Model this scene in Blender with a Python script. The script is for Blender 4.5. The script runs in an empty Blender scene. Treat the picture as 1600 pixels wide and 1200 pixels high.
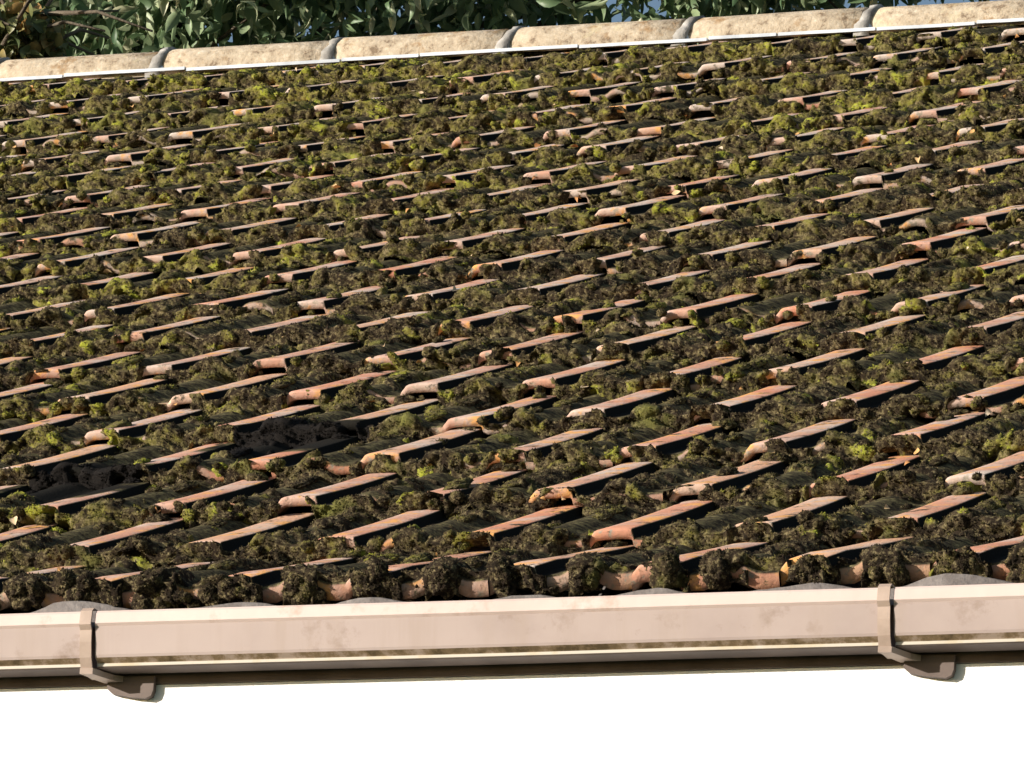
import bpy, bmesh, math, random
import numpy as np
from mathutils import Vector, Matrix, noise

random.seed(7); rng = np.random.default_rng(7)
scene = bpy.context.scene
COL = scene.collection

# ------------------------------------------------------------------ camera, sky, sun
cam = bpy.data.cameras.new('camera'); camo = bpy.data.objects.new('camera', cam); COL.objects.link(camo)
cam.sensor_width = 36; cam.lens = 247.5; cam.clip_start = .1; cam.clip_end = 3000
Rw = [[0.938067, 0.339292, 0.070086], [0.038891, -0.304139, 0.951834], [0.344265, -0.890158, -0.298498]]
m3 = np.array(Rw).T
u_, _, v_ = np.linalg.svd(m3); m3 = u_ @ v_
m4 = np.eye(4); m4[:3, :3] = m3; m4[:3, 3] = (3.9861, -8.2756, 1.789)
camo.matrix_world = Matrix(m4.tolist())
scene.camera = camo

SUN_EL = 13.0
SUN_AZ = 50.0            # degrees to the left of the outward normal of the eaves
el, az = math.radians(SUN_EL), math.radians(SUN_AZ)
S = Vector((-math.sin(az) * math.cos(el), -math.cos(az) * math.cos(el), math.sin(el)))
world = bpy.data.worlds.new('World'); scene.world = world; world.use_nodes = True
nt = world.node_tree
sky = nt.nodes.new('ShaderNodeTexSky'); sky.sky_type = 'NISHITA'; sky.sun_disc = False
sky.sun_elevation = el; sky.sun_rotation = math.atan2(S.x, S.y)
bg = nt.nodes['Background']; nt.links.new(sky.outputs[0], bg.inputs[0]); bg.inputs[1].default_value = 0.085
sun = bpy.data.lights.new('sun', 'SUN'); sun.energy = 5.0; sun.angle = math.radians(.5); sun.color = (1, .92, .82)
so = bpy.data.objects.new('sun', sun); COL.objects.link(so)
so.rotation_euler = S.to_track_quat('Z', 'Y').to_euler()
scene.view_settings.view_transform = 'Standard'; scene.view_settings.look = 'None'
scene.view_settings.exposure = .65; scene.view_settings.gamma = 1

# ------------------------------------------------------------------ helpers
PITCH = math.radians(27); CP, SP = math.cos(PITCH), math.sin(PITCH); Z0 = 4.3
G = 0.353            # gauge of the courses
P = 0.2              # cover width of a tile
def roofpt(a):       # (u along eaves, v up the slope, n off the slope) -> world
    a = np.asarray(a, float); o = np.empty_like(a)
    o[..., 0] = a[..., 0]; o[..., 1] = a[..., 1] * CP - a[..., 2] * SP
    o[..., 2] = a[..., 1] * SP + a[..., 2] * CP + Z0
    return o

def obj(name, verts, faces, mats, parent=None, smooth=False, mat_idx=None, attrs=None):
    me = bpy.data.meshes.new(name)
    if isinstance(faces, np.ndarray) and len(faces):
        n = len(faces); w = faces.shape[1]
        me.vertices.add(len(verts)); me.vertices.foreach_set('co', np.asarray(verts, np.float32).ravel())
        me.loops.add(n * w); me.loops.foreach_set('vertex_index', faces.astype(np.int32).ravel())
        me.polygons.add(n); me.polygons.foreach_set('loop_start', np.arange(0, n * w, w, dtype=np.int32))
        me.polygons.foreach_set('loop_total', np.full(n, w, np.int32))
        me.update(calc_edges=True); me.validate()
    else:
        me.from_pydata([tuple(map(float, v)) for v in verts], [], [tuple(map(int, f)) for f in faces]); me.update()
    for m in (mats if isinstance(mats, (list, tuple)) else [mats]): me.materials.append(m)
    if mat_idx is not None: me.polygons.foreach_set('material_index', np.asarray(mat_idx, np.int32))
    if smooth: me.polygons.foreach_set('use_smooth', np.ones(len(me.polygons), bool))
    if attrs:
        for k, a in attrs.items():
            at = me.attributes.new(k, 'FLOAT', 'POINT'); at.data.foreach_set('value', np.asarray(a, np.float32))
    o = bpy.data.objects.new(name, me); COL.objects.link(o)
    if parent: o.parent = parent
    return o

def empty(name, loc=(0, 0, 0)):
    o = bpy.data.objects.new(name, None); o.location = loc; COL.objects.link(o); return o
def tag(o, label=None, cat=None, kind=None, group=None):
    if label: o['label'] = label
    if cat: o['category'] = cat
    if kind: o['kind'] = kind
    if group: o['group'] = group
    return o

def mat(name, rough=.8, spec=.3):
    m = bpy.data.materials.new(name); m.use_nodes = True
    b = m.node_tree.nodes['Principled BSDF']; b.inputs['Roughness'].default_value = rough
    b.inputs['Specular IOR Level'].default_value = spec
    return m, m.node_tree, b
def N(nt, t, **kw):
    n = nt.nodes.new(t)
    for k, v in kw.items():
        if k in n.inputs: n.inputs[k].default_value = v
        else: setattr(n, k, v)
    return n
def tex(nt, scale, detail=4, rough=.6, vec=None):
    n = N(nt, 'ShaderNodeTexNoise', Scale=scale, Detail=detail, Roughness=rough)
    if vec is None:
        g = nt.nodes.get('geo') or nt.nodes.new('ShaderNodeTexCoord'); g.name = 'geo'; vec = g.outputs['Object']
    nt.links.new(vec, n.inputs['Vector']); return n.outputs['Fac']
def ramp(nt, fac, stops):
    r = nt.nodes.new('ShaderNodeValToRGB'); e = r.color_ramp.elements
    while len(e) > 1: e.remove(e[-1])
    e[0].position = stops[0][0]; e[0].color = (*stops[0][1], 1)
    for p, c in stops[1:]:
        x = e.new(p); x.color = (*c, 1)
    nt.links.new(fac, r.inputs[0]); return r.outputs[0]
def mix(nt, fac, a, b, mode='MIX'):
    n = nt.nodes.new('ShaderNodeMix'); n.data_type = 'RGBA'; n.blend_type = mode
    for s, i in ((fac, 0), (a, 6), (b, 7)):
        if hasattr(s, 'is_linked') or hasattr(s, 'links'): nt.links.new(s, n.inputs[i])
        else: n.inputs[i].default_value = s if i == 0 else (*s, 1)
    return n.outputs[2]
def thr(nt, fac, lo, hi):
    n = N(nt, 'ShaderNodeMapRange'); n.inputs[1].default_value = lo; n.inputs[2].default_value = hi
    nt.links.new(fac, n.inputs[0]); return n.outputs[0]
def bump(nt, b, h, dist, strength=1):
    n = N(nt, 'ShaderNodeBump', Strength=strength, Distance=dist)
    nt.links.new(h, n.inputs['Height']); nt.links.new(n.outputs[0], b.inputs['Normal'])
def attr(nt, name):
    n = nt.nodes.new('ShaderNodeAttribute'); n.attribute_name = name; return n.outputs['Fac']

# ------------------------------------------------------------------ materials
M = {}
m, t, b = mat('weathered_tile', .95, .04)
c = ramp(t, attr(t, 'tint'), [(0, (.52, .215, .135)), (.35, (.50, .26, .18)), (.65, (.46, .26, .195)), (1, (.55, .33, .22))])
sx = N(t, 'ShaderNodeSeparateXYZ'); t.links.new(t.nodes['geo'].outputs['Object'] if t.nodes.get('geo') else t.nodes.new('ShaderNodeTexCoord').outputs['Object'], sx.inputs[0])
hz = N(t, 'ShaderNodeMapRange'); t.links.new(sx.outputs[2], hz.inputs[0])
for q_, v_ in ((1, 4.3), (2, 7.4), (3, -.07), (4, .12)): hz.inputs[q_].default_value = v_
pa = N(t, 'ShaderNodeMath', operation='ADD'); t.links.new(tex(t, 9, 5), pa.inputs[0]); t.links.new(hz.outputs[0], pa.inputs[1])   # paler and greyer up the slope
c = mix(t, thr(t, pa.outputs[0], .40, .64), c, (.50, .42, .37))
c = mix(t, thr(t, tex(t, 21, 5, .65), .54, .62), c, (.64, .33, .12))
c = mix(t, thr(t, tex(t, 60, 5, .7), .56, .64), c, (.30, .26, .21))
c = mix(t, thr(t, tex(t, 25, 5, .7), .58, .66), c, (.05, .045, .03))
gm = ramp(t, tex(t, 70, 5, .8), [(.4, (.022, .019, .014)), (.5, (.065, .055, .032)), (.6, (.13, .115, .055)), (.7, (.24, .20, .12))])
c = mix(t, thr(t, attr(t, 'grime_shade'), .2, .8), c, gm)
c = mix(t, thr(t, attr(t, 'grime_shade'), 1.1, 1.8), c, (.016, .015, .013))  # near-black step: shade put into the colour of flanks and shadow patches
t.links.new(c, b.inputs['Base Color']); bump(t, b, tex(t, 170, 4, .7), .002, .8); M['tile'] = m

m, t, b = mat('moss', 1.0, .08)
ma = N(t, 'ShaderNodeMath', operation='MULTIPLY_ADD'); t.links.new(tex(t, 75, 3, .6), ma.inputs[0]); ma.inputs[1].default_value = 1.5
ad = N(t, 'ShaderNodeMath', operation='ADD'); t.links.new(attr(t, 'tint'), ad.inputs[0]); ad.inputs[1].default_value = -.75; t.links.new(ad.outputs[0], ma.inputs[2])
base = ramp(t, ma.outputs[0], [(0, (.036, .026, .018)), (.3, (.070, .053, .030)), (.5, (.115, .098, .038)), (.7, (.20, .18, .045)), (.86, (.27, .265, .045)), (1, (.36, .385, .05))])
base = mix(t, thr(t, tex(t, 150, 3, .7), .50, .66), base, (.25, .205, .11))
base = mix(t, thr(t, tex(t, 55, 5, .75), .50, .60), base, (.022, .017, .012))
base = mix(t, thr(t, tex(t, 7, 4, .6), .60, .72), base, (.19, .19, .055))
base = mix(t, thr(t, attr(t, 'tint'), -.1, -.5), base, (.017, .015, .014))  # negative tint: moss painted near-black for the shadow patches
t.links.new(base, b.inputs['Base Color']); bump(t, b, tex(t, 330, 4, .8), .004, 1); M['moss'] = m

m, t, b = mat('dry_leaf', .7, .3)
c = ramp(t, attr(t, 'tint'), [(0, (.36, .16, .06)), (.4, (.52, .30, .11)), (.75, (.5, .36, .2)), (1, (.55, .45, .33))])
t.links.new(c, b.inputs['Base Color']); M['leaf_dry'] = m

m, t, b = mat('ridge_concrete', .9, .2)
c = ramp(t, tex(t, 35, 6, .75), [(.36, (.19, .14, .095)), (.44, (.38, .31, .225)), (.58, (.48, .405, .305)), (.70, (.62, .555, .45))])
c = mix(t, thr(t, tex(t, 16, 4, .6), .56, .66), c, (.30, .20, .11))
c = mix(t, thr(t, tex(t, 6, 5, .7), .58, .7), c, (.56, .50, .33))
t.links.new(c, b.inputs['Base Color']); bump(t, b, tex(t, 60, 5, .7), .006, .8); M['ridge'] = m

m, t, b = mat('grey_mortar', .9, .2)
c = ramp(t, tex(t, 20, 5, .6), [(.35, (.17, .16, .15)), (.55, (.30, .29, .27)), (.7, (.50, .48, .46))])
t.links.new(c, b.inputs['Base Color']); bump(t, b, tex(t, 80, 4), .003); M['mortar'] = m
m, t, b = mat('pale_flashing', .55, .5)
c = ramp(t, tex(t, 14, 5, .6), [(.3, (.36, .39, .43)), (.6, (.56, .60, .65))])
t.links.new(c, b.inputs['Base Color']); M['flash'] = m

m, t, b = mat('gutter_plastic', .5, .35)
c = ramp(t, tex(t, 3, 6, .6), [(.3, (.48, .38, .34)), (.5, (.57, .455, .415)), (.75, (.61, .50, .455))])
c = mix(t, thr(t, tex(t, 14, 6, .7), .58, .74), c, (.42, .30, .24))
t.links.new(c, b.inputs['Base Color']); bump(t, b, tex(t, 30, 3), .0006); M['gutter'] = m
m, t, b = mat('soiled_gutter_plastic', .6, .25)
c = ramp(t, tex(t, 3, 6, .6), [(.3, (.31, .245, .225)), (.5, (.395, .32, .295)), (.75, (.44, .36, .335))])
c = mix(t, thr(t, tex(t, 11, 6, .7), .55, .72), c, (.24, .175, .14))
mp = N(t, 'ShaderNodeMapping'); mp.inputs['Scale'].default_value = (26, 3, 2.2); t.links.new(t.nodes['geo'].outputs['Object'], mp.inputs[0])
c = mix(t, thr(t, tex(t, 1, 4, .7, mp.outputs[0]), .50, .85), c, (.36, .285, .245))
sp = N(t, 'ShaderNodeTexVoronoi', Scale=7.0); t.links.new(t.nodes['geo'].outputs['Object'], sp.inputs['Vector'])
c = mix(t, thr(t, sp.outputs['Distance'], .055, .04), c, (.22, .14, .11))
t.links.new(c, b.inputs['Base Color']); M['soiled'] = m
m, t, b = mat('algae_stained_plastic', .8, .2)
c = ramp(t, tex(t, 25, 5, .7), [(.38, (.10, .07, .035)), (.5, (.22, .155, .09)), (.62, (.40, .31, .25))])
t.links.new(c, b.inputs['Base Color']); M['algae'] = m
m, t, b = mat('pale_gutter_bead', .5, .4)
c = ramp(t, tex(t, 18, 5, .7), [(.35, (.45, .38, .26)), (.5, (.48, .44, .37))])
t.links.new(c, b.inputs['Base Color']); M['bead'] = m
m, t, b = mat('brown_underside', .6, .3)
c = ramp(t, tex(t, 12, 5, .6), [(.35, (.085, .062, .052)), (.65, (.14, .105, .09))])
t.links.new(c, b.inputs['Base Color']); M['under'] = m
m, t, b = mat('bracket_plastic', .55, .35)
c = ramp(t, tex(t, 20, 5, .6), [(.3, (.30, .225, .18)), (.7, (.44, .34, .28))])
t.links.new(c, b.inputs['Base Color']); M['bracket'] = m
m, t, b = mat('grey_felt', .9, .2)
c = ramp(t, tex(t, 18, 5, .7), [(.3, (.10, .085, .08)), (.55, (.20, .18, .17)), (.75, (.30, .28, .26))])
t.links.new(c, b.inputs['Base Color']); bump(t, b, tex(t, 120, 4), .002); M['felt'] = m
m, t, b = mat('white_render', .9, .2)
c = ramp(t, tex(t, 6, 5, .6), [(.3, (.89, .90, .92)), (.7, (.93, .93, .94))])
t.links.new(c, b.inputs['Base Color']); bump(t, b, tex(t, 90, 4), .002); M['wall'] = m

def leafmat(name, stops, trans=.25):
    m, t, b = mat(name, .45, .35)
    c = ramp(t, attr(t, 'tint'), stops); t.links.new(c, b.inputs['Base Color'])
    tr = N(t, 'ShaderNodeBsdfTranslucent'); t.links.new(c, tr.inputs[0])
    mx = N(t, 'ShaderNodeMixShader'); mx.inputs[0].default_value = trans
    t.links.new(b.outputs[0], mx.inputs[1]); t.links.new(tr.outputs[0], mx.inputs[2])
    t.links.new(mx.outputs[0], t.nodes['Material Output'].inputs[0]); return m
M['leaf'] = leafmat('evergreen_leaf', [(0, (.07, .13, .06)), (.45, (.16, .24, .12)), (.75, (.30, .37, .21)), (1, (.55, .54, .36))])
M['autumn'] = leafmat('autumn_leaf', [(0, (.07, .10, .04)), (.45, (.20, .21, .08)), (.75, (.36, .24, .09)), (1, (.50, .26, .08))])
m, t, b = mat('bark', .9, .2)
c = ramp(t, tex(t, 12, 5, .7), [(.3, (.07, .055, .04)), (.7, (.18, .15, .11))]); t.links.new(c, b.inputs['Base Color']); bump(t, b, tex(t, 30, 5), .01); M['bark'] = m
m, t, b = mat('grass_ground', 1, .1)
c = ramp(t, tex(t, 2, 6, .7), [(.3, (.04, .06, .02)), (.7, (.08, .10, .035))]); t.links.new(c, b.inputs['Base Color']); bump(t, b, tex(t, 30, 5), .03); M['ground'] = m

# ------------------------------------------------------------------ setting
g = obj('ground', [(-300, -300, 0), (300, -300, 0), (300, 300, 0), (-300, 300, 0)], [(0, 1, 2, 3)], M['ground'])
tag(g, kind='structure')

# ------------------------------------------------------------------ house
house = empty('house', (-1, 0, 0))
tag(house, 'pitched house roof of clay tiles thick with moss above a beige gutter and white wall', 'house')
X0, X1 = -5.4, 3.4
def P_(parts_loc): return parts_loc
off = np.array([1.0, 0, 0])         # children are placed relative to the house empty
def hobj(name, v, f, m, parent=None, **k):
    par = parent or house
    v = np.asarray(v, float) + (off if True else 0)
    return obj(name, v, f, m, par, **k)

RY, RZ = 6.34, Z0 + (6.34) * math.tan(PITCH)      # roof apex
# wall body (pentagonal prism)
yf, yb = -.026, 2 * RY + .026
def prism(sec, xa, xb):
    n = len(sec); v = [(xa, y, z) for y, z in sec] + [(xb, y, z) for y, z in sec]
    f = [(i, (i + 1) % n, n + (i + 1) % n, n + i) for i in range(n)] + [tuple(range(n - 1, -1, -1)), tuple(range(n, 2 * n))]
    return v, f
v, f = prism([(yf, 0), (yb, 0), (yb, 4.156), (2 * RY, 4.2), (RY, RZ - .12), (.03, 4.2), (yf, 4.156)], X0 + .12, X1 - .12)
hobj('wall', v, f, M['wall'])

# ---- tiles: an upstand along one side (flat topped, sheer on its right) and a lower roll
prof = np.array([(-.014, 0), (-.009, .005), (-.004, .0115), (.001, .0140), (.010, .0150), (.024, .0156), (.038, .0156), (.0485, .0150), (.0500, .0145), (.0515, .0128), (.0530, .0010),
                 (.066, -.0005), (.084, 0), (.092, .0035), (.100, .0085), (.109, .0118), (.120, .0130), (.131, .0118), (.140, .0085), (.148, .0035), (.156, 0), (.168, -.001), (.180, -.0005), (.1865, 0)])
prof[:11, 1] *= .86
npf = len(prof)
def shadow_patch(u, v):   # two shadow patches on the lower left, painted near-black
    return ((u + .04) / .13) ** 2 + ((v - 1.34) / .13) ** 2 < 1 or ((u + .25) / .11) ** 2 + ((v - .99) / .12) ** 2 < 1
def tile_surface(i, k, ju=0, jn=0, jr=0, jv=0):
    base_n = -.0165 + jn + max(0, k - 15) * .0048
    fr = [(-.001, -.015), (-.001, -.004), (.003, 0), (.05, 0), (.12, 0), (.2, 0), (.28, 0), (G + .02, 0)]
    lift = .020 if k == 0 else 0
    vs = []; gr = []
    T = .0255 + lift
    for (dv, dn) in fr:
        slope = -(dv / G) * T
        v_ = k * G + dv + jv * (1 - dv / G) - (.035 if k == 0 and dv < .04 else 0)
        if k == 0 and dn < -.01: dn = -.024
        for (pu, ph) in prof:
            uu = pu + i * P + ju + jr * (dv / G)
            bow = .002 * math.sin(dv / G * 3.1)
            vs.append((uu, v_, base_n + lift + ph + dn + slope - bow + (jr * .4) * (pu - .09) / .1))
            gr.append(2. if (.0505 < pu < .07 and dv > .002) or (shadow_patch(uu, v_ - .02 if dv < .01 else v_) and (ph < .0135 or dn < 0)) else (.42 if dv < .002 else 1.) if ph < .004 else ((.38 if dv < .002 else .8) if .09 < pu < .155 else (.30 if dv < .002 else 0.)))  # near-black painted on the sheer right flank as shade, and in shadow patches
    # underside row at nose (thickness)
    return vs, gr, len(fr)
UMIN, UMAX = -24, 15
NC = 20
V, F, TI, GR, MI = [], [], [], [], []
tilejit = {}
for k in range(NC):
    for i in range(UMIN, UMAX):
        j = (random.gauss(0, .0012), random.gauss(0, .0016), random.gauss(0, .002), random.gauss(0, .004))
        if random.random() < .05: j = (j[0] * 2, j[1] + .002, j[2] * 1.5, random.uniform(-.010, .003))
        tilejit[(i, k)] = j
        vs, gr, nr = tile_surface(i, k, *j)
        o = len(V); V += vs; GR += gr; ti = random.random(); TI += [ti] * len(vs)
        for a in range(nr - 1):
            for c_ in range(npf - 1):
                q = o + a * npf + c_; F.append((q, q + 1, q + npf + 1, q + npf))
        # underside
        o2 = len(V)
        for c_ in range(npf):
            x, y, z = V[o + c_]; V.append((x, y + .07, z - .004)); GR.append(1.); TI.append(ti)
        for c_ in range(npf - 1):
            F.append((o + c_ + 1, o + c_, o2 + c_, o2 + c_ + 1))
V = roofpt(np.array(V))
roof = hobj('roof', V, np.array(F), M['tile'], smooth=False, attrs={'tint': TI, 'grime_shade': GR})
roof['label'] = 'moss grown clay tiled roof slope'
# solid deck below the tiles and rear slope
dk = lambda y, z: (y, z)
v, f = prism([(.06, Z0 - .075), (RY, RZ - .075), (2 * RY - .0, Z0 - .075), (2 * RY + .05, Z0 - .03), (RY + .04, RZ - .02), (RY, RZ - .05), (.03, Z0 - .055)], X0 + .02, X1 - .02)
hobj('roof_deck', v, f, M['felt'])

# ---- eaves felt / support tray that dips into the gutter
xs = np.arange(X0, X1, .0125); V = []; rows = 5
for x in xs:
    w = .5 + .5 * math.sin(x * 2 * math.pi / .2 + .8 + 1.1 * noise.noise((x * 3, 0, 0)))
    w = w * (.6 + .9 * noise.noise((x * 3.3, 5, 0))) + .16 * noise.noise((x * 17, 2, 0)) + .08 * noise.noise((x * 48, 7, 0))
    h = .007 + .021 * max(w, 0)
    for r, (y, z, s) in enumerate([(-.062, 4.225, .1), (-.050, 4.242, 1.), (-.034, 4.247, 1.), (.0, 4.253, .6), (.06, 4.262, 0)]):
        V.append((x, y, z + h * s))
F = [(a * rows + r, (a + 1) * rows + r, (a + 1) * rows + r + 1, a * rows + r + 1) for a in range(len(xs) - 1) for r in range(rows - 1)]
hobj('eaves_felt', V, np.array(F), M['felt'], smooth=True)

# ---- ridge
RCY, RCZ = 6.325, 7.491
RL = .4445; RJ0 = -2.607
def ridge_tile_mesh(L, r=.076, wall=.014, n=18):
    V = []; F = []
    segs = [0, .004, L * .25, L * .5, L * .75, L - .004, L]
    for si, x in enumerate(segs):
        rr = r - (.004 if si in (0, len(segs) - 1) else 0)
        for q in range(n + 1):
            a = math.radians(-8) + (math.pi + math.radians(16)) * q / n
            V.append((x, -rr * math.cos(a), rr * math.sin(a)))
    for s in range(len(segs) - 1):
        for q in range(n):
            o = s * (n + 1) + q; F.append((o, o + n + 1, o + n + 2, o + 1))
    no = len(V)
    for s in (0, len(segs) - 1):
        o = len(V)
        for q in range(n + 1):
            a = math.radians(-8) + (math.pi + math.radians(16)) * q / n
            V.append((segs[s], -(r - wall) * math.cos(a), (r - wall) * math.sin(a)))
        for q in range(n):
            e = s * (n + 1) + q
            F.append((e, e + 1, o + q + 1, o + q) if s == 0 else (e + 1, e, o + q, o + q + 1))
    return V, np.array(F)
rv, rf = ridge_tile_mesh(RL - .012)
k0 = math.floor((X0 - RJ0) / RL) + 1; k1 = math.floor((X1 - RJ0) / RL)
ridges = []
for k in range(k0, k1):
    jx = random.gauss(0, .002); jz = random.gauss(0, .002); tilt = random.gauss(0, .006)
    vv = np.array(rv); vv[:, 2] += vv[:, 0] * tilt
    vv += np.array([RJ0 + k * RL + .006 + jx, RCY, RCZ + jz])
    hobj('ridge_tile', vv, rf, M['ridge'], roof, smooth=True)
    # mortar joint: a collar that widens at its feet
    V = []; F = []; n = 22
    sl = random.uniform(.010, .022)
    for q in range(n + 1):
        a = math.radians(-14) + (math.pi + math.radians(28)) * q / n
        foot = max(0, 1 - min(q, n - q) / 5.)
        wl = .013 + .012 * foot + .003 * math.sin(q * 2.1 + k); wr = .011 + .006 * foot
        jj = sl * math.sin(max(0, min(math.pi, a)))
        rr = .076 + .004 + .006 * foot + .0015 * math.sin(q * 1.7 + k * 3)
        for dx, dr in ((-wl, -.012), (-wl + .003, 0), (wr - .002, .001), (wr, -.012)):
            V.append((RJ0 + k * RL + dx + jj, RCY - (rr + dr) * math.cos(a), RCZ + (rr + dr) * math.sin(a)))
    for q in range(n):
        for w in range(3):
            o = q * 4 + w; F.append((o, o + 1, o + 5, o + 4))
    hobj('mortar_joint', V, np.array(F), M['mortar'], roof, smooth=True)

for k in range(k0, k1):
    xx = RJ0 + k * RL; w = random.uniform(.018, .026)
    V = []; F = []
    for a in range(7):
        for b_ in range(5):
            fx = a / 6 - .5; fz = b_ / 4
            V.append((xx + .004 + fx * 2 * w * (1 - .65 * fz) + .010 * fz, RCY - .0795 - .004 * math.cos(fx * 3) + (.004 + .012 * fz * fz), RCZ - .006 + fz * random.uniform(.030, .036)))
    for a in range(6):
        for b_ in range(4): q = a * 5 + b_; F.append((q, q + 5, q + 6, q + 1))
    pf = hobj('mortar_foot', V, np.array(F), M['flash'], roof, smooth=True)
    md = pf.modifiers.new('thick', 'SOLIDIFY'); md.thickness = .005

# pale bedding strips under the ridge, in lengths with small gaps
x = X0
while x < X1 - .1:
    L = random.choice([.13, .17, .2, .24, .32, .4]); L = min(L, X1 - x)
    jz = random.gauss(0, .0015)
    sec = [(6.236, 7.4805 + jz), (6.237, 7.4890 + jz), (6.25, 7.4905 + jz), (6.256, 7.4880 + jz)]
    n_ = 8; V = []; F = []
    for a in range(n_ + 1):
        for (y, z) in sec: V.append((x + (L - .005) * a / n_, y, z + .0012 * noise.noise((x + a * .3, 0, z * 9))))
    for a in range(n_):
        for w in range(4): F.append((a * 4 + w, a * 4 + (w + 1) % 4, a * 4 + 4 + (w + 1) % 4, a * 4 + 4 + w))
    F += [(0, 1, 2, 3), (n_ * 4 + 3, n_ * 4 + 2, n_ * 4 + 1, n_ * 4)]
    hobj('bedding_strip', V, F, M['flash'], roof)
    x += L

# ---- fascia
v, f = prism([(-.030, 4.157), (-.030, 4.235), (.02, 4.235), (.02, 4.157)], X0 + .02, X1 - .02)
hobj('fascia', v, f, M['under'])

# ---- gutter lengths
sec = [(-.080, 4.2425), (-.090, 4.2415), (-.0925, 4.238), (-.0935, 4.224), (-.0905, 4.2205), (-.0863, 4.200), (-.083, 4.1835), (-.0815, 4.180),
       (-.0750, 4.1755), (-.0735, 4.1740), (-.0735, 4.1700), (-.0715, 4.1685), (-.040, 4.1685), (-.034, 4.170), (-.0335, 4.236)]
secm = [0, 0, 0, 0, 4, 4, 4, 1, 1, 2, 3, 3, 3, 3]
inner = [(y + (.002 if y < -.05 else -.0018), z + (.002 if z < 4.2 else 0)) for y, z in sec]
gutter = None
gj = [.236 - 3.27, .236 - 2.18, .236 - 1.09, .236, 1.338, 1.338 + 1.09]
gx = [X0 + .02] + gj[:] + [X1 - .02]
gutter = empty('gutter', (0, 0, 0)); gutter.parent = house
for a in range(len(gx) - 1):
    xa, xb = gx[a] + .0215, gx[a + 1] + .009
    V = []; F = []; mi = []; nn = 24; n = len(sec)
    for s in range(nn + 1):
        x = xa + (xb - xa) * s / nn
        wz = .0010 * noise.noise((x * 2, 3, 0)); wy = .0008 * noise.noise((x * 3, 9, 0))
        for (y, z) in sec: V.append((x, y + wy, z + wz))
    for s in range(nn + 1):
        x = xa + (xb - xa) * s / nn
        wz = .0010 * noise.noise((x * 2, 3, 0)); wy = .0008 * noise.noise((x * 3, 9, 0))
        for (y, z) in inner: V.append((x, y + wy, z + wz))
    o2 = (nn + 1) * n
    for s in range(nn):
        for w in range(n - 1):
            o = s * n + w; F.append((o, o + 1, o + n + 1, o + n)); mi.append(secm[w])
            F.append((o2 + o, o2 + o + n, o2 + o + n + 1, o2 + o + 1)); mi.append(0)
    for s in (0, nn):
        for w in range(n - 1):
            o = s * n + w; F.append((o, o2 + o, o2 + o + 1, o + 1)); mi.append(0)
    hobj('gutter_length', V, F, [M['gutter'], M['algae'], M['bead'], M['under'], M['soiled']], gutter, mat_idx=mi)

# ---- union brackets
def band(sec, dx0, dx1, x, grow):
    """a strap round the outside of the gutter section"""
    out = []; n = len(sec)
    for i, (y, z) in enumerate(sec):
        p0 = Vector(sec[max(i - 1, 0)]); p1 = Vector(sec[min(i + 1, n - 1)]); d = (p1 - p0).normalized(); nrm = Vector((-d.y, d.x))
        if nrm.dot(Vector((y + .06, z - 4.205))) < 0: nrm = -nrm
        out.append((y + nrm.x * grow, z + nrm.y * grow))
    V = []; F = []
    for xx in (x + dx0, x + dx1):
        for (y, z) in out: V.append((xx, y, z))
        for (y, z) in sec: V.append((xx, y, z))
    for w in range(n - 1):
        F.append((w, w + 1, 2 * n + w + 1, 2 * n + w)); F.append((w + 1, w, n + w, n + w + 1)); F.append((2 * n + w, 2 * n + w + 1, 3 * n + w + 1, 3 * n + w))
    return V, F
bsec = [(-.076, 4.2435), (-.090, 4.2435), (-.094, 4.240), (-.0955, 4.222), (-.0905, 4.216), (-.0885, 4.200), (-.084, 4.180), (-.078, 4.168), (-.070, 4.164), (-.040, 4.164)]
for x in gj:
    V, F = band(bsec, .001, .0175, x, .0025)
    br = hobj('gutter_bracket', V, F, M['bracket'], gutter)
    # narrower raised clip on the front
    V, F = band([(y - .0035, z) for y, z in bsec[3:8]], .002, .013, x, .003)
    # arm under the gutter widening to the plate on the fascia
    V2 = []; zt, zb = 4.1665, 4.1585
    ring = [(x + .001, -.082), (x + .0185, -.080), (x + .034, -.045), (x + .050, -.0315), (x + .016, -.0315), (x + .008, -.055)]
    nr = len(ring)
    V2 = [(a, b_, zt) for a, b_ in ring] + [(a, b_, zb) for a, b_ in ring]
    F2 = [(i, (i + 1) % nr, nr + (i + 1) % nr, nr + i) for i in range(nr)] + [tuple(range(nr)), tuple(range(2 * nr - 1, nr - 1, -1))]
    o = len(V); hobj('bracket_arm', V2, F2, M['bracket'], gutter)
    ring = [(x + .022, 4.166), (x + .022, 4.150), (x + .030, 4.143), (x + .055, 4.138), (x + .078, 4.1355), (x + .086, 4.139), (x + .0885, 4.147), (x + .0885, 4.166)]
    nr = len(ring)
    V3 = [(a, -.0365, z) for a, z in ring] + [(a, -.0265, z) for a, z in ring]
    F3 = [(i, (i + 1) % nr, nr + (i + 1) % nr, nr + i) for i in range(nr)] + [tuple(range(nr)), tuple(range(2 * nr - 1, nr - 1, -1))]
    hobj('bracket_plate', V3, F3, M['under'], gutter)

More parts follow.
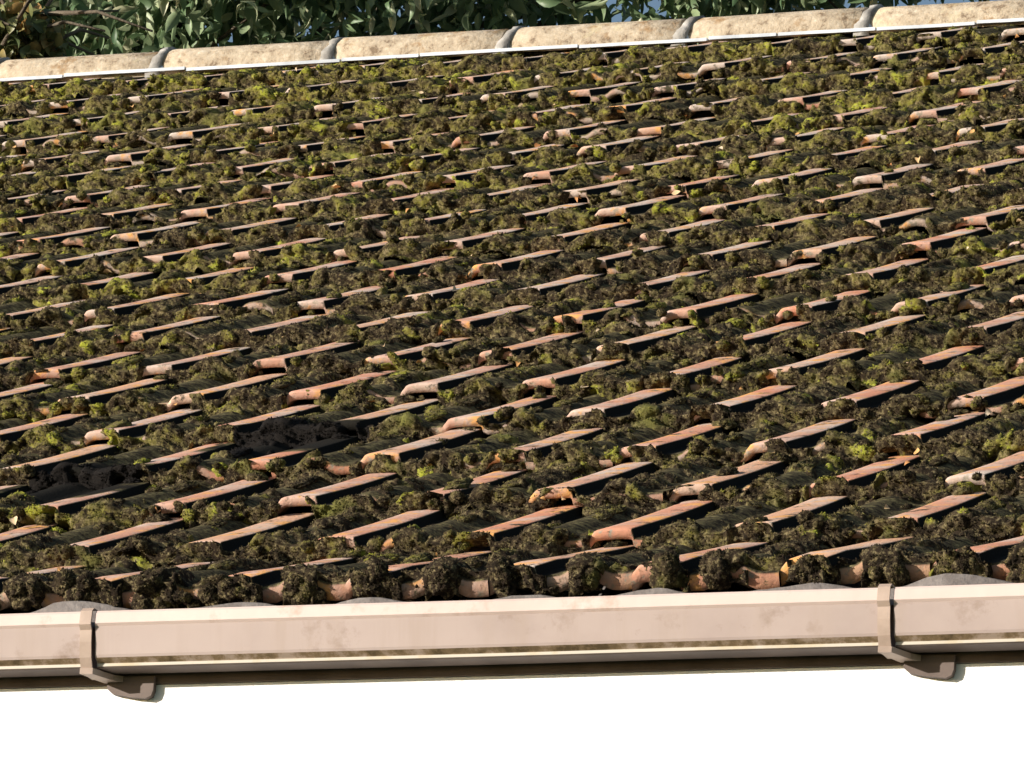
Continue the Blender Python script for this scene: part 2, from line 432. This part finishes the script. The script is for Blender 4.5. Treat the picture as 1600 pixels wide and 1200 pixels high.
# ------------------------------------------------------------------ moss
def clump_variants(sub, count, amp):
    out = []
    for s in range(count):
        bm = bmesh.new(); bmesh.ops.create_icosphere(bm, subdivisions=sub, radius=1.0)
        bm.verts.ensure_lookup_table()
        co = np.array([v.co[:] for v in bm.verts]); fa = np.array([[v.index for v in f.verts] for f in bm.faces])
        o = Vector((s * 7.3, s * 1.9, 0))
        d = np.empty(len(co))
        for i, c in enumerate(co):
            c = Vector(c)
            d[i] = 1 + .34 * noise.noise(c * 1.1 + o) + .15 * noise.noise(c * 2.9 + o) + amp * .55 * noise.noise(c * 8 + o) + amp * .75 * noise.noise(c * 19 + o)
        out.append((co * d[:, None], fa)); bm.free()
    return out
VAR = {4: clump_variants(5, 6, .16), 3: clump_variants(4, 8, .15), 2: clump_variants(3, 8, .14)}
CL = {4: [], 3: [], 2: []}
LOW, MID = 0, 0
def prof_h(pu):
    return float(np.interp(pu, prof[:, 0], prof[:, 1]))
def surf_n(u, v):
    k = int(math.floor(max(v, 0) / G)); k = min(k, NC - 1)
    i = math.floor((u + .014) / P); pu = u - i * P; dv = v - k * G
    lift = .020 if k == 0 else 0
    return -.0165 + lift + max(0, k - 15) * .0048 + prof_h(pu) - dv / G * (.0255 + lift)
def u_left(v):   # left edge of what the photograph shows, along the slope
    return .10 + (-3.15 - .10) * v / 7.0
def u_right(v): return 1.55 + (-.50 - 1.55) * v / 7.0
def patch(u, v): return noise.noise((u * 1.9, v * .9, 1.3)) * .6 + noise.noise((u * 5, v * 3, 7.7)) * .5
def add(u, v, n, ru, rv_, rn, tint, lev):
    CL[lev].append((u, v, n, ru, rv_, rn, tint))
for k in range(NC):
    for i in range(UMIN, UMAX):
        uc, vc = i * P + .1, k * G
        if uc < u_left(vc) - .75 or uc > u_right(vc) + .75: continue
        lev = 4 if k < 3 else (3 if k < 9 else 2)
        yel = .26 * (k / NC)                 # the upper courses carry yellower moss
        def tn(u, v, extra=0):
            p = patch(u, v)
            if shadow_patch(u, v): return -1  # negative tint marks the painted shadow
            t_ = .40 + yel + .50 * p + random.gauss(0, .09) + extra
            if random.random() < .018: t_ = random.uniform(.84, 1.0)
            return min(max(t_, 0), 1)
        dens = .88 + .35 * patch(uc + 3, vc) + .10 * (k / NC)
        # moss that clings to the front edge of the course, following its wave
        bare = -1
        if random.random() < .45: bare = random.choice((-.004, .02, .06, .10, .13, .16))
        u = i * P - .010 + random.uniform(0, .006)
        while u < i * P + .186:
            pu = u - i * P
            onA = -.006 < pu < .050
            pr = (.4 if onA else .55) * min(1, dens + .1)
            if abs(pu - bare) < .017: pr = 0
            if k == 0: pr = .55 if (.0 < pu < .045 or .10 < pu < .140) else .12; r0 = 1
            if random.random() < pr:
                r = random.uniform(.006, .013)
                top = surf_n(u, k * G + .002) + (random.uniform(-.010, -.003) if onA else random.uniform(-.001, .008))
                low = surf_n(u, k * G + .002) - random.uniform(.020, .032)
                if k == 0: low = surf_n(u, .002) - random.uniform(.024, .044); top -= .002
                low = top - random.uniform(.004, .026); top = low + r * 1.5
                hn = (top - low) / 2
                dv = random.uniform(-.012, .002) - (.037 if k == 0 else 0)
                add(u, k * G + dv, (top + low) / 2, r, min(r, .02) * random.uniform(.6, .95), hn * 1.08, tn(u, k * G, -.38 if k == 0 else (-.12 if random.random() < .5 else 0)), lev)
                if random.random() < .55:    # a second smaller lump on its shoulder
                    r2 = r * random.uniform(.4, .7)
                    add(u + random.uniform(-r, r), k * G + dv - r * .4, low + (top - low) * random.uniform(.1, .95), r2, r2, r2 * .9, tn(u, k * G, random.uniform(-.1, .12)), lev)
            u += random.uniform(.012, .04)
        if k > 0:    # debris and moss at the foot of the front edge
            for q in range(3):
                if random.random() < .7 * dens:
                    u = i * P + random.uniform(-.01, .19); r = random.uniform(.008, .015); vv = k * G - random.uniform(.012, .03)
                    add(u, vv, surf_n(u, vv), r * 1.3, r, r * random.uniform(.5, .8), tn(u, vv, -.12), lev)
        # long low carpets on the roll and in the pans
        for q in range(5):
            dv = random.uniform(.01, .33)
            z_ = random.random()
            if random.random() > dens + .1: continue
            if z_ < .05: pu = random.uniform(.062, .085); r = random.uniform(.005, .009); fl = .4
            elif z_ < .72: pu = random.gauss(.120, .010); r = random.uniform(.008, .016); fl = random.uniform(.18, .40)
            elif z_ < .97: pu = random.uniform(.155, .184); r = random.uniform(.006, .012); fl = random.uniform(.3, .55)
            else:
                pu = random.uniform(-.005, .048); r = random.uniform(.007, .017); fl = .5
            u, v = i * P + pu, k * G + dv
            add(u, v, surf_n(u, v) - r * .08, r, r * random.uniform(1.3, 3.2), r * fl, tn(u, v), lev)
# lumpy cushions at the eaves that sag towards the gutter, each grown together from several
for i in range(-4, 12):
    for c0 in (.022, .120):
        if random.random() < .12: continue
        uc = i * P + c0 + random.gauss(0, .009); wid = random.uniform(.010, .022); drop = random.uniform(.022, .046); tt = random.uniform(.0, .34)
        for q in range(7):
            r = random.uniform(.008, .017)
            add(uc + random.uniform(-wid, wid), -.042 + random.uniform(-.008, .008), surf_n(uc, 0) + .002 - random.random() * drop, r, r * .9, r * random.uniform(.8, 1.3), min(1, max(0, tt + random.gauss(0, .08))), 4)
Vs, Fs, Ts = [], [], []; o = 0
for lev, cl in CL.items():
    va = VAR[lev]
    for (u, v, n, ru, rv_, rn, tint) in cl:
        co, fa = va[random.randrange(len(va))]
        a = random.uniform(0, 6.283); ca, sa = math.cos(a), math.sin(a)
        flip = random.choice((-1, 1))
        c = np.stack([co[:, 0] * ca - co[:, 1] * sa * flip, co[:, 0] * sa + co[:, 1] * ca * flip, co[:, 2]], 1) * (ru, rv_, rn)
        c += (u, v, n)
        Vs.append(roofpt(c)); Fs.append((fa if flip > 0 else fa[:, ::-1]) + o)
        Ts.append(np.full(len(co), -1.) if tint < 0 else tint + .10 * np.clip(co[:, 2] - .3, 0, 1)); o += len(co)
# the moss mats: one ragged skin per course that lies on the tiles, folds over their front edge
# and fills the step below; where it thins out it sinks under the tile and leaves it bare
def hsh(ix, iy, sd):
    h = (ix * 374761393 + iy * 668265263 + sd * 974634777) & 0xffffffff
    h = ((h ^ (h >> 13)) * 1274126177) & 0xffffffff
    return ((h ^ (h >> 16)) & 0xffff) / 65535.
def vn(x, y, sd):
    ix = np.floor(x).astype(np.int64); iy = np.floor(y).astype(np.int64); fx = x - ix; fy = y - iy
    fx = fx * fx * (3 - 2 * fx); fy = fy * fy * (3 - 2 * fy)
    a = hsh(ix, iy, sd) * (1 - fx) + hsh(ix + 1, iy, sd) * fx; b_ = hsh(ix, iy + 1, sd) * (1 - fx) + hsh(ix + 1, iy + 1, sd) * fx
    return a * (1 - fy) + b_ * fy
def fbm(x, y, sd, o_=3):
    r = 0; w = 0
    for q in range(o_): r = r + vn(x * 2 ** q, y * 2 ** q, sd + q) * .55 ** q; w += .55 ** q
    return r / w
def worley(x, y, sd):
    ix = np.floor(x).astype(np.int64); iy = np.floor(y).astype(np.int64); best = np.full(x.shape, 9.); bid = np.zeros(x.shape)
    for a in (-1, 0, 1):
        for b_ in (-1, 0, 1):
            jx, jy = ix + a, iy + b_
            d = np.hypot(jx + .1 + .8 * hsh(jx, jy, sd) - x, jy + .1 + .8 * hsh(jx, jy, sd + 5) - y)
            m_ = d < best; best = np.where(m_, d, best); bid = np.where(m_, hsh(jx, jy, sd + 9), bid)
    return best, bid
def sstep(x, a, b_):
    x = np.clip((x - a) / (b_ - a), 0, 1); return x * x * (3 - 2 * x)
def surf_v(u, k, dv):      # vectorised tile surface of course k
    pu = (u + .014) % P - .014; lift = .020 if k == 0 else 0
    return -.0165 + lift + max(0, k - 15) * .0048 + np.interp(pu, prof[:, 0], prof[:, 1]) - dv / G * (.0255 + lift)
tuft_src = {2: [], 3: [], 4: []}
for k in range(NC):
    lev = 4 if k < 3 else (3 if k < 9 else 2)
    du = {4: .0022, 3: .0028, 2: .0036}[lev]
    vc = k * G
    us = np.arange(u_left(vc) - .7, u_right(vc) + .7, du)
    rows = []      # (dv, fraction down the face or None, normal v, normal n, zone)
    nf = 6
    if k > 0:
        for dv in np.linspace(-.040, -.006, 8): rows.append((dv, 'foot', -.25, .97))
    else:
        for q, dv in enumerate((-.006, -.022, -.033)): rows.append((dv, 'curl', -.9, -.3))
    for q in range(nf + 1): rows.append((-.036 if k == 0 else -.003, q / nf, -.9, .35))
    for dv in (.002, .006, .011, .017, .024): rows.append((dv - (.036 if k == 0 else 0) * (1 if dv < .01 else .5), 'top', -.25, .97))
    for dv in np.arange(.034, G - .012, {4: .007, 3: .009, 2: .012}[lev]): rows.append((dv, 'top', 0, 1))
    R_ = len(rows); U = np.repeat(us[None], R_, 0); Vv = np.zeros_like(U); Nn = np.zeros_like(U); NV = np.zeros_like(U); NN = np.zeros_like(U); Sc = np.zeros_like(U); cov = np.zeros_like(U)
    pu = (us + .014) % P - .014
    onA = (pu > -.008) & (pu < .052); flank = (pu >= .049) & (pu < .066); pan1 = (pu >= .066) & (pu < .092); rollB = (pu >= .092) & (pu < .150); pan2 = pu >= .150
    Hn = surf_v(us, k, .002); up_ = k / NC
    arc = 0; last = None
    for r_, (dv, ty, nv, nn) in enumerate(rows):
        if ty == 'foot':
            nb = surf_v(us, k - 1, G + dv); c_ = np.where(onA, .20, .58) + .05 * up_ - .25 * (dv < -.026) + np.where((onA | flank) & (dv < -.014), -.35, 0)
        elif ty == 'curl': nb = Hn - .030 + .0 * us; c_ = np.full(us.shape, .46)
        elif ty == 'top':
            nb = surf_v(us, k, dv); near = max(0, 1 - max(dv, 0) / (.035 - .018 * up_))
            c_ = np.where(onA, -.06 + .02 * up_ + .26 * near, np.where(flank, -.15 + .15 * near, np.where(pan1, .05 + .4 * near, np.where(rollB, .42 + .3 * near, .32 + .35 * near))))
        else:
            lo = (surf_v(us, k - 1, G - .003) if k > 0 else Hn - .030)
            nb = lo + (Hn - lo) * ty; c_ = np.where(onA, .56, .73) - .02 * up_
            if k == 0: c_ = np.where((pu > .066) & (pu < .10) | (pu > .145) | (pu < -.004), .16, .66)
        pv, pn = vc + dv, float(nb.mean())
        if last: arc += math.hypot(pv - last[0], pn - last[1])
        last = (pv, pn)
        Vv[r_] = pv; Nn[r_] = nb; NV[r_] = nv; NN[r_] = nn; Sc[r_] = arc; cov[r_] = c_
    Ux, Sx = U, Sc + k * 3.1
    M_ = cov + 1.05 * (fbm(Ux / .045, Sx / .040, 11 + k, 3) - .5) + .35 * (fbm(Ux / .35, Sx / .5 + k * .7, 3, 2) - .5) * (1.5 if k else .6)
    m_ = sstep(M_, .47, .60)
    d1, id1 = worley(Ux / .026 + .25 * vn(Ux / .01, Sx / .01, 5), Sx / .024 + .25 * vn(Ux / .01, Sx / .01, 6), 21 + k)
    d2, id2 = worley(Ux / .011, Sx / .011, 41 + k)
    dome = np.sqrt(np.clip(1 - (d1 / .85) ** 2, 0, 1)); dome2 = np.sqrt(np.clip(1 - (d2 / .9) ** 2, 0, 1))
    thick = .0018 + .0110 * dome * (.35 + .9 * id1) + .0020 * dome2 + .0026 * (fbm(Ux / .006, Sx / .006, 61 + k, 2) - .5) + .0016 * (vn(Ux / .0026, Sx / .0026, 71 + k) - .5)
    zone = np.ones_like(U)
    for r_, (dv, ty, nv, nn) in enumerate(rows):
        if ty == 'top': zone[r_] = np.where(onA, .35, np.where(pan1 | flank, .4, .55)) if dv > .012 else np.where(onA, .22, .8)
        if k == 0 and ty != 'top': zone[r_] = 1.35
    t_ = m_ * thick * zone - (1 - m_) * .005
    c3 = np.stack([U + (vn(Ux / .01, Sx / .01, 90) - .5) * .003, Vv + NV * t_, Nn + NN * t_], -1)
    yel = .26 * up_
    ti = .24 + 1.35 * yel + .55 * (fbm(Ux / .5, Sx / .9 + k, 7, 2) - .5) + .75 * (fbm(Ux / .05, Sx / .04, 8 + k, 3) - .5) + .30 * (id1 - .5) + .10 * (id2 - .5)
    if k == 0: ti -= .16
    ti = np.clip(ti + np.where(id1 > .95, .35, 0), 0, 1)
    vq = Vv + .0
    shadow_m = (((U + .04) / .13) ** 2 + ((vq - 1.34) / .13) ** 2 < 1) | (((U + .25) / .11) ** 2 + ((vq - .99) / .12) ** 2 < 1)
    ti = np.where(shadow_m, -1, ti)  # mat coloured near-black where the shadow patches lie
    n1 = len(us); idx = (np.arange(R_ - 1)[:, None] * n1 + np.arange(n1 - 1)[None]).ravel()
    keep = (np.maximum.reduce([m_[:-1, :-1], m_[1:, :-1], m_[:-1, 1:], m_[1:, 1:]]) > .02).ravel(); idx = idx[keep]
    q4 = np.stack([idx, idx + 1, idx + n1 + 1, idx + n1], 1)
    Vs.append(roofpt(c3.reshape(-1, 3))); Fs.append(np.concatenate([q4[:, [0, 1, 2]], q4[:, [0, 2, 3]]]) + o); Ts.append(ti.ravel()); o += R_ * n1
    # where tufts can root
    ok = np.argwhere(m_ > .75)
    nsel = int(len(ok) * {4: .9, 3: .7, 2: .45}[lev]); sel = ok[rng.integers(0, len(ok), nsel)]
    a_, b_ = sel[:, 0], sel[:, 1]
    tuft_src[lev].append(np.column_stack([c3[a_, b_] + rng.normal(0, .0012, (nsel, 3)) * (1, .3, .3), NV[a_, b_], NN[a_, b_], ti[a_, b_]]))
# tufts: tiny pointed shoots all over the cushions
def tufts(cl, per, Ls):
    n = len(cl) * per; A = np.array([c[:6] for c in cl]).repeat(per, 0); T_ = np.array([c[6] for c in cl]).repeat(per)
    d = rng.normal(size=(n, 3)); d[:, 2] = np.abs(d[:, 2]) * 1.1; d[:, 1] -= .35; d /= np.linalg.norm(d, axis=1)[:, None]
    base = A[:, :3] + d * A[:, 3:6] * .93
    t1 = np.cross(d, rng.normal(size=(n, 3))); t1 /= np.linalg.norm(t1, axis=1)[:, None]; t2 = np.cross(d, t1)
    L = rng.uniform(*Ls, n)[:, None]; w = L * rng.uniform(.5, .9, n)[:, None]
    tip = base + (d + .35 * rng.normal(size=(n, 3))) * L
    v = np.stack([base + t1 * w, base - t1 * w * .5 + t2 * w * .87, base - t1 * w * .5 - t2 * w * .87, tip], 1).reshape(-1, 3)
    b_ = np.arange(n)[:, None, None] * 4
    f = (b_ + np.array([[0, 1, 3], [1, 2, 3], [2, 0, 3]])).reshape(-1, 3)
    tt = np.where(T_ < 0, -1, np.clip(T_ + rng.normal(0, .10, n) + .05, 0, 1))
    return roofpt(v), f, tt.repeat(4)
def mat_tufts(A, Ls):
    n = len(A); d = rng.normal(0, .45, (n, 3)); d[:, 1] += A[:, 3]; d[:, 2] += A[:, 4] + .1; d /= np.linalg.norm(d, axis=1)[:, None]
    base = A[:, :3] - d * .0006; t1 = np.cross(d, rng.normal(size=(n, 3))); t1 /= np.linalg.norm(t1, axis=1)[:, None]; t2 = np.cross(d, t1)
    L = rng.uniform(*Ls, n)[:, None]; w = L * rng.uniform(.5, .9, n)[:, None]; tip = base + (d + .3 * rng.normal(size=(n, 3))) * L
    v = np.stack([base + t1 * w, base - t1 * w * .5 + t2 * w * .87, base - t1 * w * .5 - t2 * w * .87, tip], 1).reshape(-1, 3)
    f = (np.arange(n)[:, None, None] * 4 + np.array([[0, 1, 3], [1, 2, 3], [2, 0, 3]])).reshape(-1, 3)
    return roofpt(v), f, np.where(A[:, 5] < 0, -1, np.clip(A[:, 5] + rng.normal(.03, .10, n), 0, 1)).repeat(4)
for lev, Ls in ((4, (.0012, .0028)), (3, (.0014, .0032)), (2, (.0016, .0038))):
    v, f, tt = mat_tufts(np.concatenate(tuft_src[lev]), Ls); Vs.append(v); Fs.append(f + o); Ts.append(tt); o += len(v)
for lev, per, Ls in ((4, 190, (.0012, .0032)), (3, 100, (.0014, .0036)), (2, 40, (.002, .0045))):
    v, f, tt = tufts(CL[lev], per, Ls); Vs.append(v); Fs.append(f + o); Ts.append(tt); o += len(v)

print('moss clumps', {k: len(v) for k, v in CL.items()}, 'verts', o)
moss = obj('moss', np.concatenate(Vs), np.concatenate(Fs), M['moss'], smooth=True, attrs={'tint': np.concatenate(Ts)})
tag(moss, 'olive and dark brown cushions of moss growing over the roof tiles', 'moss', kind='stuff')

# ------------------------------------------------------------------ dead leaves caught on the roof
def leaf_shape(n=5, fold=.25, curl=.3):
    V = []; F = []
    for a in range(n + 1):
        t_ = a / n; w = math.sin(math.pi * (t_ ** .8)) * .5 + (.02 if a in (0, n) else 0)
        z = -curl * (t_ - .5) ** 2 * 2
        V += [(t_ - .5, -w, z + fold * w), (t_ - .5, 0, z), (t_ - .5, w, z + fold * w)]
    for a in range(n):
        q = a * 3; F += [(q, q + 3, q + 4, q + 1), (q + 1, q + 4, q + 5, q + 2)]
    return np.array(V), np.array(F)
Vs, Fs, Ts = [], [], []; o = 0
for q in range(110):
    v = random.uniform(0, 1) ** .8 * 6.9; u = random.uniform(u_left(v) - .3, u_right(v) + .3)
    k = round(v / G); v = k * G + random.uniform(-.03, -.008) if random.random() < .7 else v
    v = max(v, -.02)
    co, fa = leaf_shape(4, random.uniform(.1, .6), random.uniform(-.6, .8))
    L = random.uniform(.008, .020)
    R_ = Matrix.Rotation(random.uniform(0, 6.28), 3, 'Z') @ Matrix.Rotation(random.uniform(-.9, .9), 3, 'X') @ Matrix.Rotation(random.uniform(-.6, .6), 3, 'Y')
    c = (co * (L, L * .7, L)) @ np.array(R_).T + (u, v, surf_n(u, v) + random.uniform(.010, .018))
    Vs.append(roofpt(c)); Fs.append(fa + o); Ts += [random.random()] * len(co); o += len(co)
lf = obj('leaf_litter', np.concatenate(Vs), np.concatenate(Fs), M['leaf_dry'], attrs={'tint': Ts})
tag(lf, 'scattered small dead tan leaves and flakes caught among the roof moss', 'leaf litter', kind='stuff')

# ------------------------------------------------------------------ trees behind the ridge
def tube(pts, r0, r1, n=8):
    V = []; F = []; pts = [Vector(p) for p in pts]
    for i, p in enumerate(pts):
        d = (pts[min(i + 1, len(pts) - 1)] - pts[max(i - 1, 0)]).normalized()
        a = d.orthogonal().normalized(); b_ = d.cross(a); r = r0 + (r1 - r0) * i / (len(pts) - 1)
        for q in range(n):
            an = 6.2832 * q / n; V.append(p + (a * math.cos(an) + b_ * math.sin(an)) * r)
    for i in range(len(pts) - 1):
        for q in range(n): F.append((i * n + q, i * n + (q + 1) % n, (i + 1) * n + (q + 1) % n, (i + 1) * n + q))
    F.append(tuple(range(n - 1, -1, -1))); F.append(tuple((len(pts) - 1) * n + q for q in range(n)))
    return V, F
def leaves(cnt, sampler, Lr, wr, tintf):
    Vs, Fs, Ts = [], [], []; o = 0
    vars_ = [leaf_shape(5, f_, c_) for f_, c_ in ((.3, .3), (.15, .6), (.5, .1), (.25, -.2))]
    for q in range(cnt):
        p = sampler()
        if p is None: continue
        co, fa = vars_[q % 4]; L = random.uniform(*Lr); w = L * random.uniform(*wr)
        R_ = Matrix.Rotation(random.uniform(0, 6.28), 3, 'Z') @ Matrix.Rotation(random.gauss(.7, .8), 3, 'Y') @ Matrix.Rotation(random.gauss(0, 1.1), 3, 'X')
        c = (co * (L, w, L)) @ np.array(R_).T + np.array(p)
        Vs.append(c); Fs.append(fa + o); tt = tintf(p); Ts += [tt] * len(co); o += len(co)
    return np.concatenate(Vs), np.concatenate(Fs), Ts
def build_tree(name, label, loc, crown, blobs, cnt, Lr, wr, m, tintf, trunk_r):
    root = empty(name, loc); tag(root, label, 'tree', group=None)
    L0 = Vector(loc)
    pts = [L0 + Vector((0, 0, 0)), L0 + Vector((.1, .05, 2.5)), L0 + Vector((-.05, 0, 5)), L0 + Vector((.05, .1, crown.z - 1))]
    V, F = tube([p - L0 for p in pts], trunk_r, trunk_r * .5, 10); obj('trunk', V, F, M['bark'], root, smooth=True)
    V, F = [], []
    for bc, br_, _ in blobs:
        mid = (Vector(bc) + crown) / 2 + Vector((random.uniform(-.2, .2), random.uniform(-.2, .2), random.uniform(-.1, .2)))
        v2, f2 = tube([Vector((loc[0], loc[1], crown.z - 1.2)) - L0, mid - L0, Vector(bc) - L0], .022, .005, 6)
        F += [tuple(a + len(V) for a in f_) for f_ in f2]; V += v2
    for q in range(60):     # twigs inside the crown
        bc, br_, _ = random.choice(blobs); bc = Vector(bc)
        a = bc + Vector([random.gauss(0, .4) * br_[j] for j in range(3)]); b2 = a + Vector((random.gauss(0, .25), random.gauss(0, .2), random.gauss(.05, .18)))
        v2, f2 = tube([a - L0, (a + b2) / 2 - L0 + Vector((0, 0, .03)), b2 - L0], .007, .003, 5)
        F += [tuple(x_ + len(V) for x_ in f_) for f_ in f2]; V += v2
    obj('branches', V, F, M['bark'], root, smooth=True)
    wts = [w for *_, w in blobs]
    def samp():
        bc, br_, _ = random.choices(blobs, wts)[0]
        d = Vector([random.gauss(0, 1) for _ in range(3)]).normalized() * (random.random() ** .45)
        return (bc[0] + d.x * br_[0] - loc[0], bc[1] + d.y * br_[1] - loc[1], bc[2] + d.z * br_[2] - loc[2])
    V, F, T = leaves(cnt, samp, Lr, wr, tintf)
    obj('crown', V, F, m, root, smooth=True, attrs={'tint': T})
    return root
blobs = []
for q in range(15):
    x = -4.6 + q * .19; blobs.append(((x, 8.2 + random.uniform(-.3, .5), 8.45 + random.uniform(-.05, .25)), (.36, .42, .42) if x < -2.7 else (.28, .35, .35), 1.0 if x < -2.7 else .55))
for q in range(7):
    blobs.append(((-1.85 + q * .13, 8.1 + random.uniform(-.2, .2), 8.38 + random.uniform(-.04, .06)), (.17, .25, .13), .22))
for q in range(4):
    blobs.append(((-4.6 + q * .42, 8.9, 9.3 + random.uniform(-.1, .3)), (.55, .6, .6), .9))
ev = build_tree('evergreen_tree', 'dense dark evergreen tree with long glossy leaves rising behind the ridge', (-4.2, 9.3, 0), Vector((-4.0, 9.2, 8.7)), blobs, 16000, (.04, .09), (.26, .5), M['leaf'],
           lambda p: min(1, max(0, random.gauss(.52, .25))), .14)
blobs = [((-3.44, 7.22, 7.97), (.13, .14, .10), 1.5), ((-3.68, 7.3, 8.02), (.2, .16, .17), 1.4), ((-3.95, 7.45, 8.1), (.2, .2, .22), 1.), ((-4.75, 7.9, 8.3), (.45, .4, .45), 1.), ((-5.1, 8.0, 8.9), (.5, .4, .5), 1)]
au = build_tree('autumn_tree', 'small tree with orange and brown autumn leaves at the left end of the ridge', (-5.0, 8.0, 0), Vector((-4.9, 8.0, 8.2)), blobs, 3000, (.03, .06), (.4, .7), M['autumn'],
           lambda p: min(1, max(0, random.gauss(.38, .28))), .08)
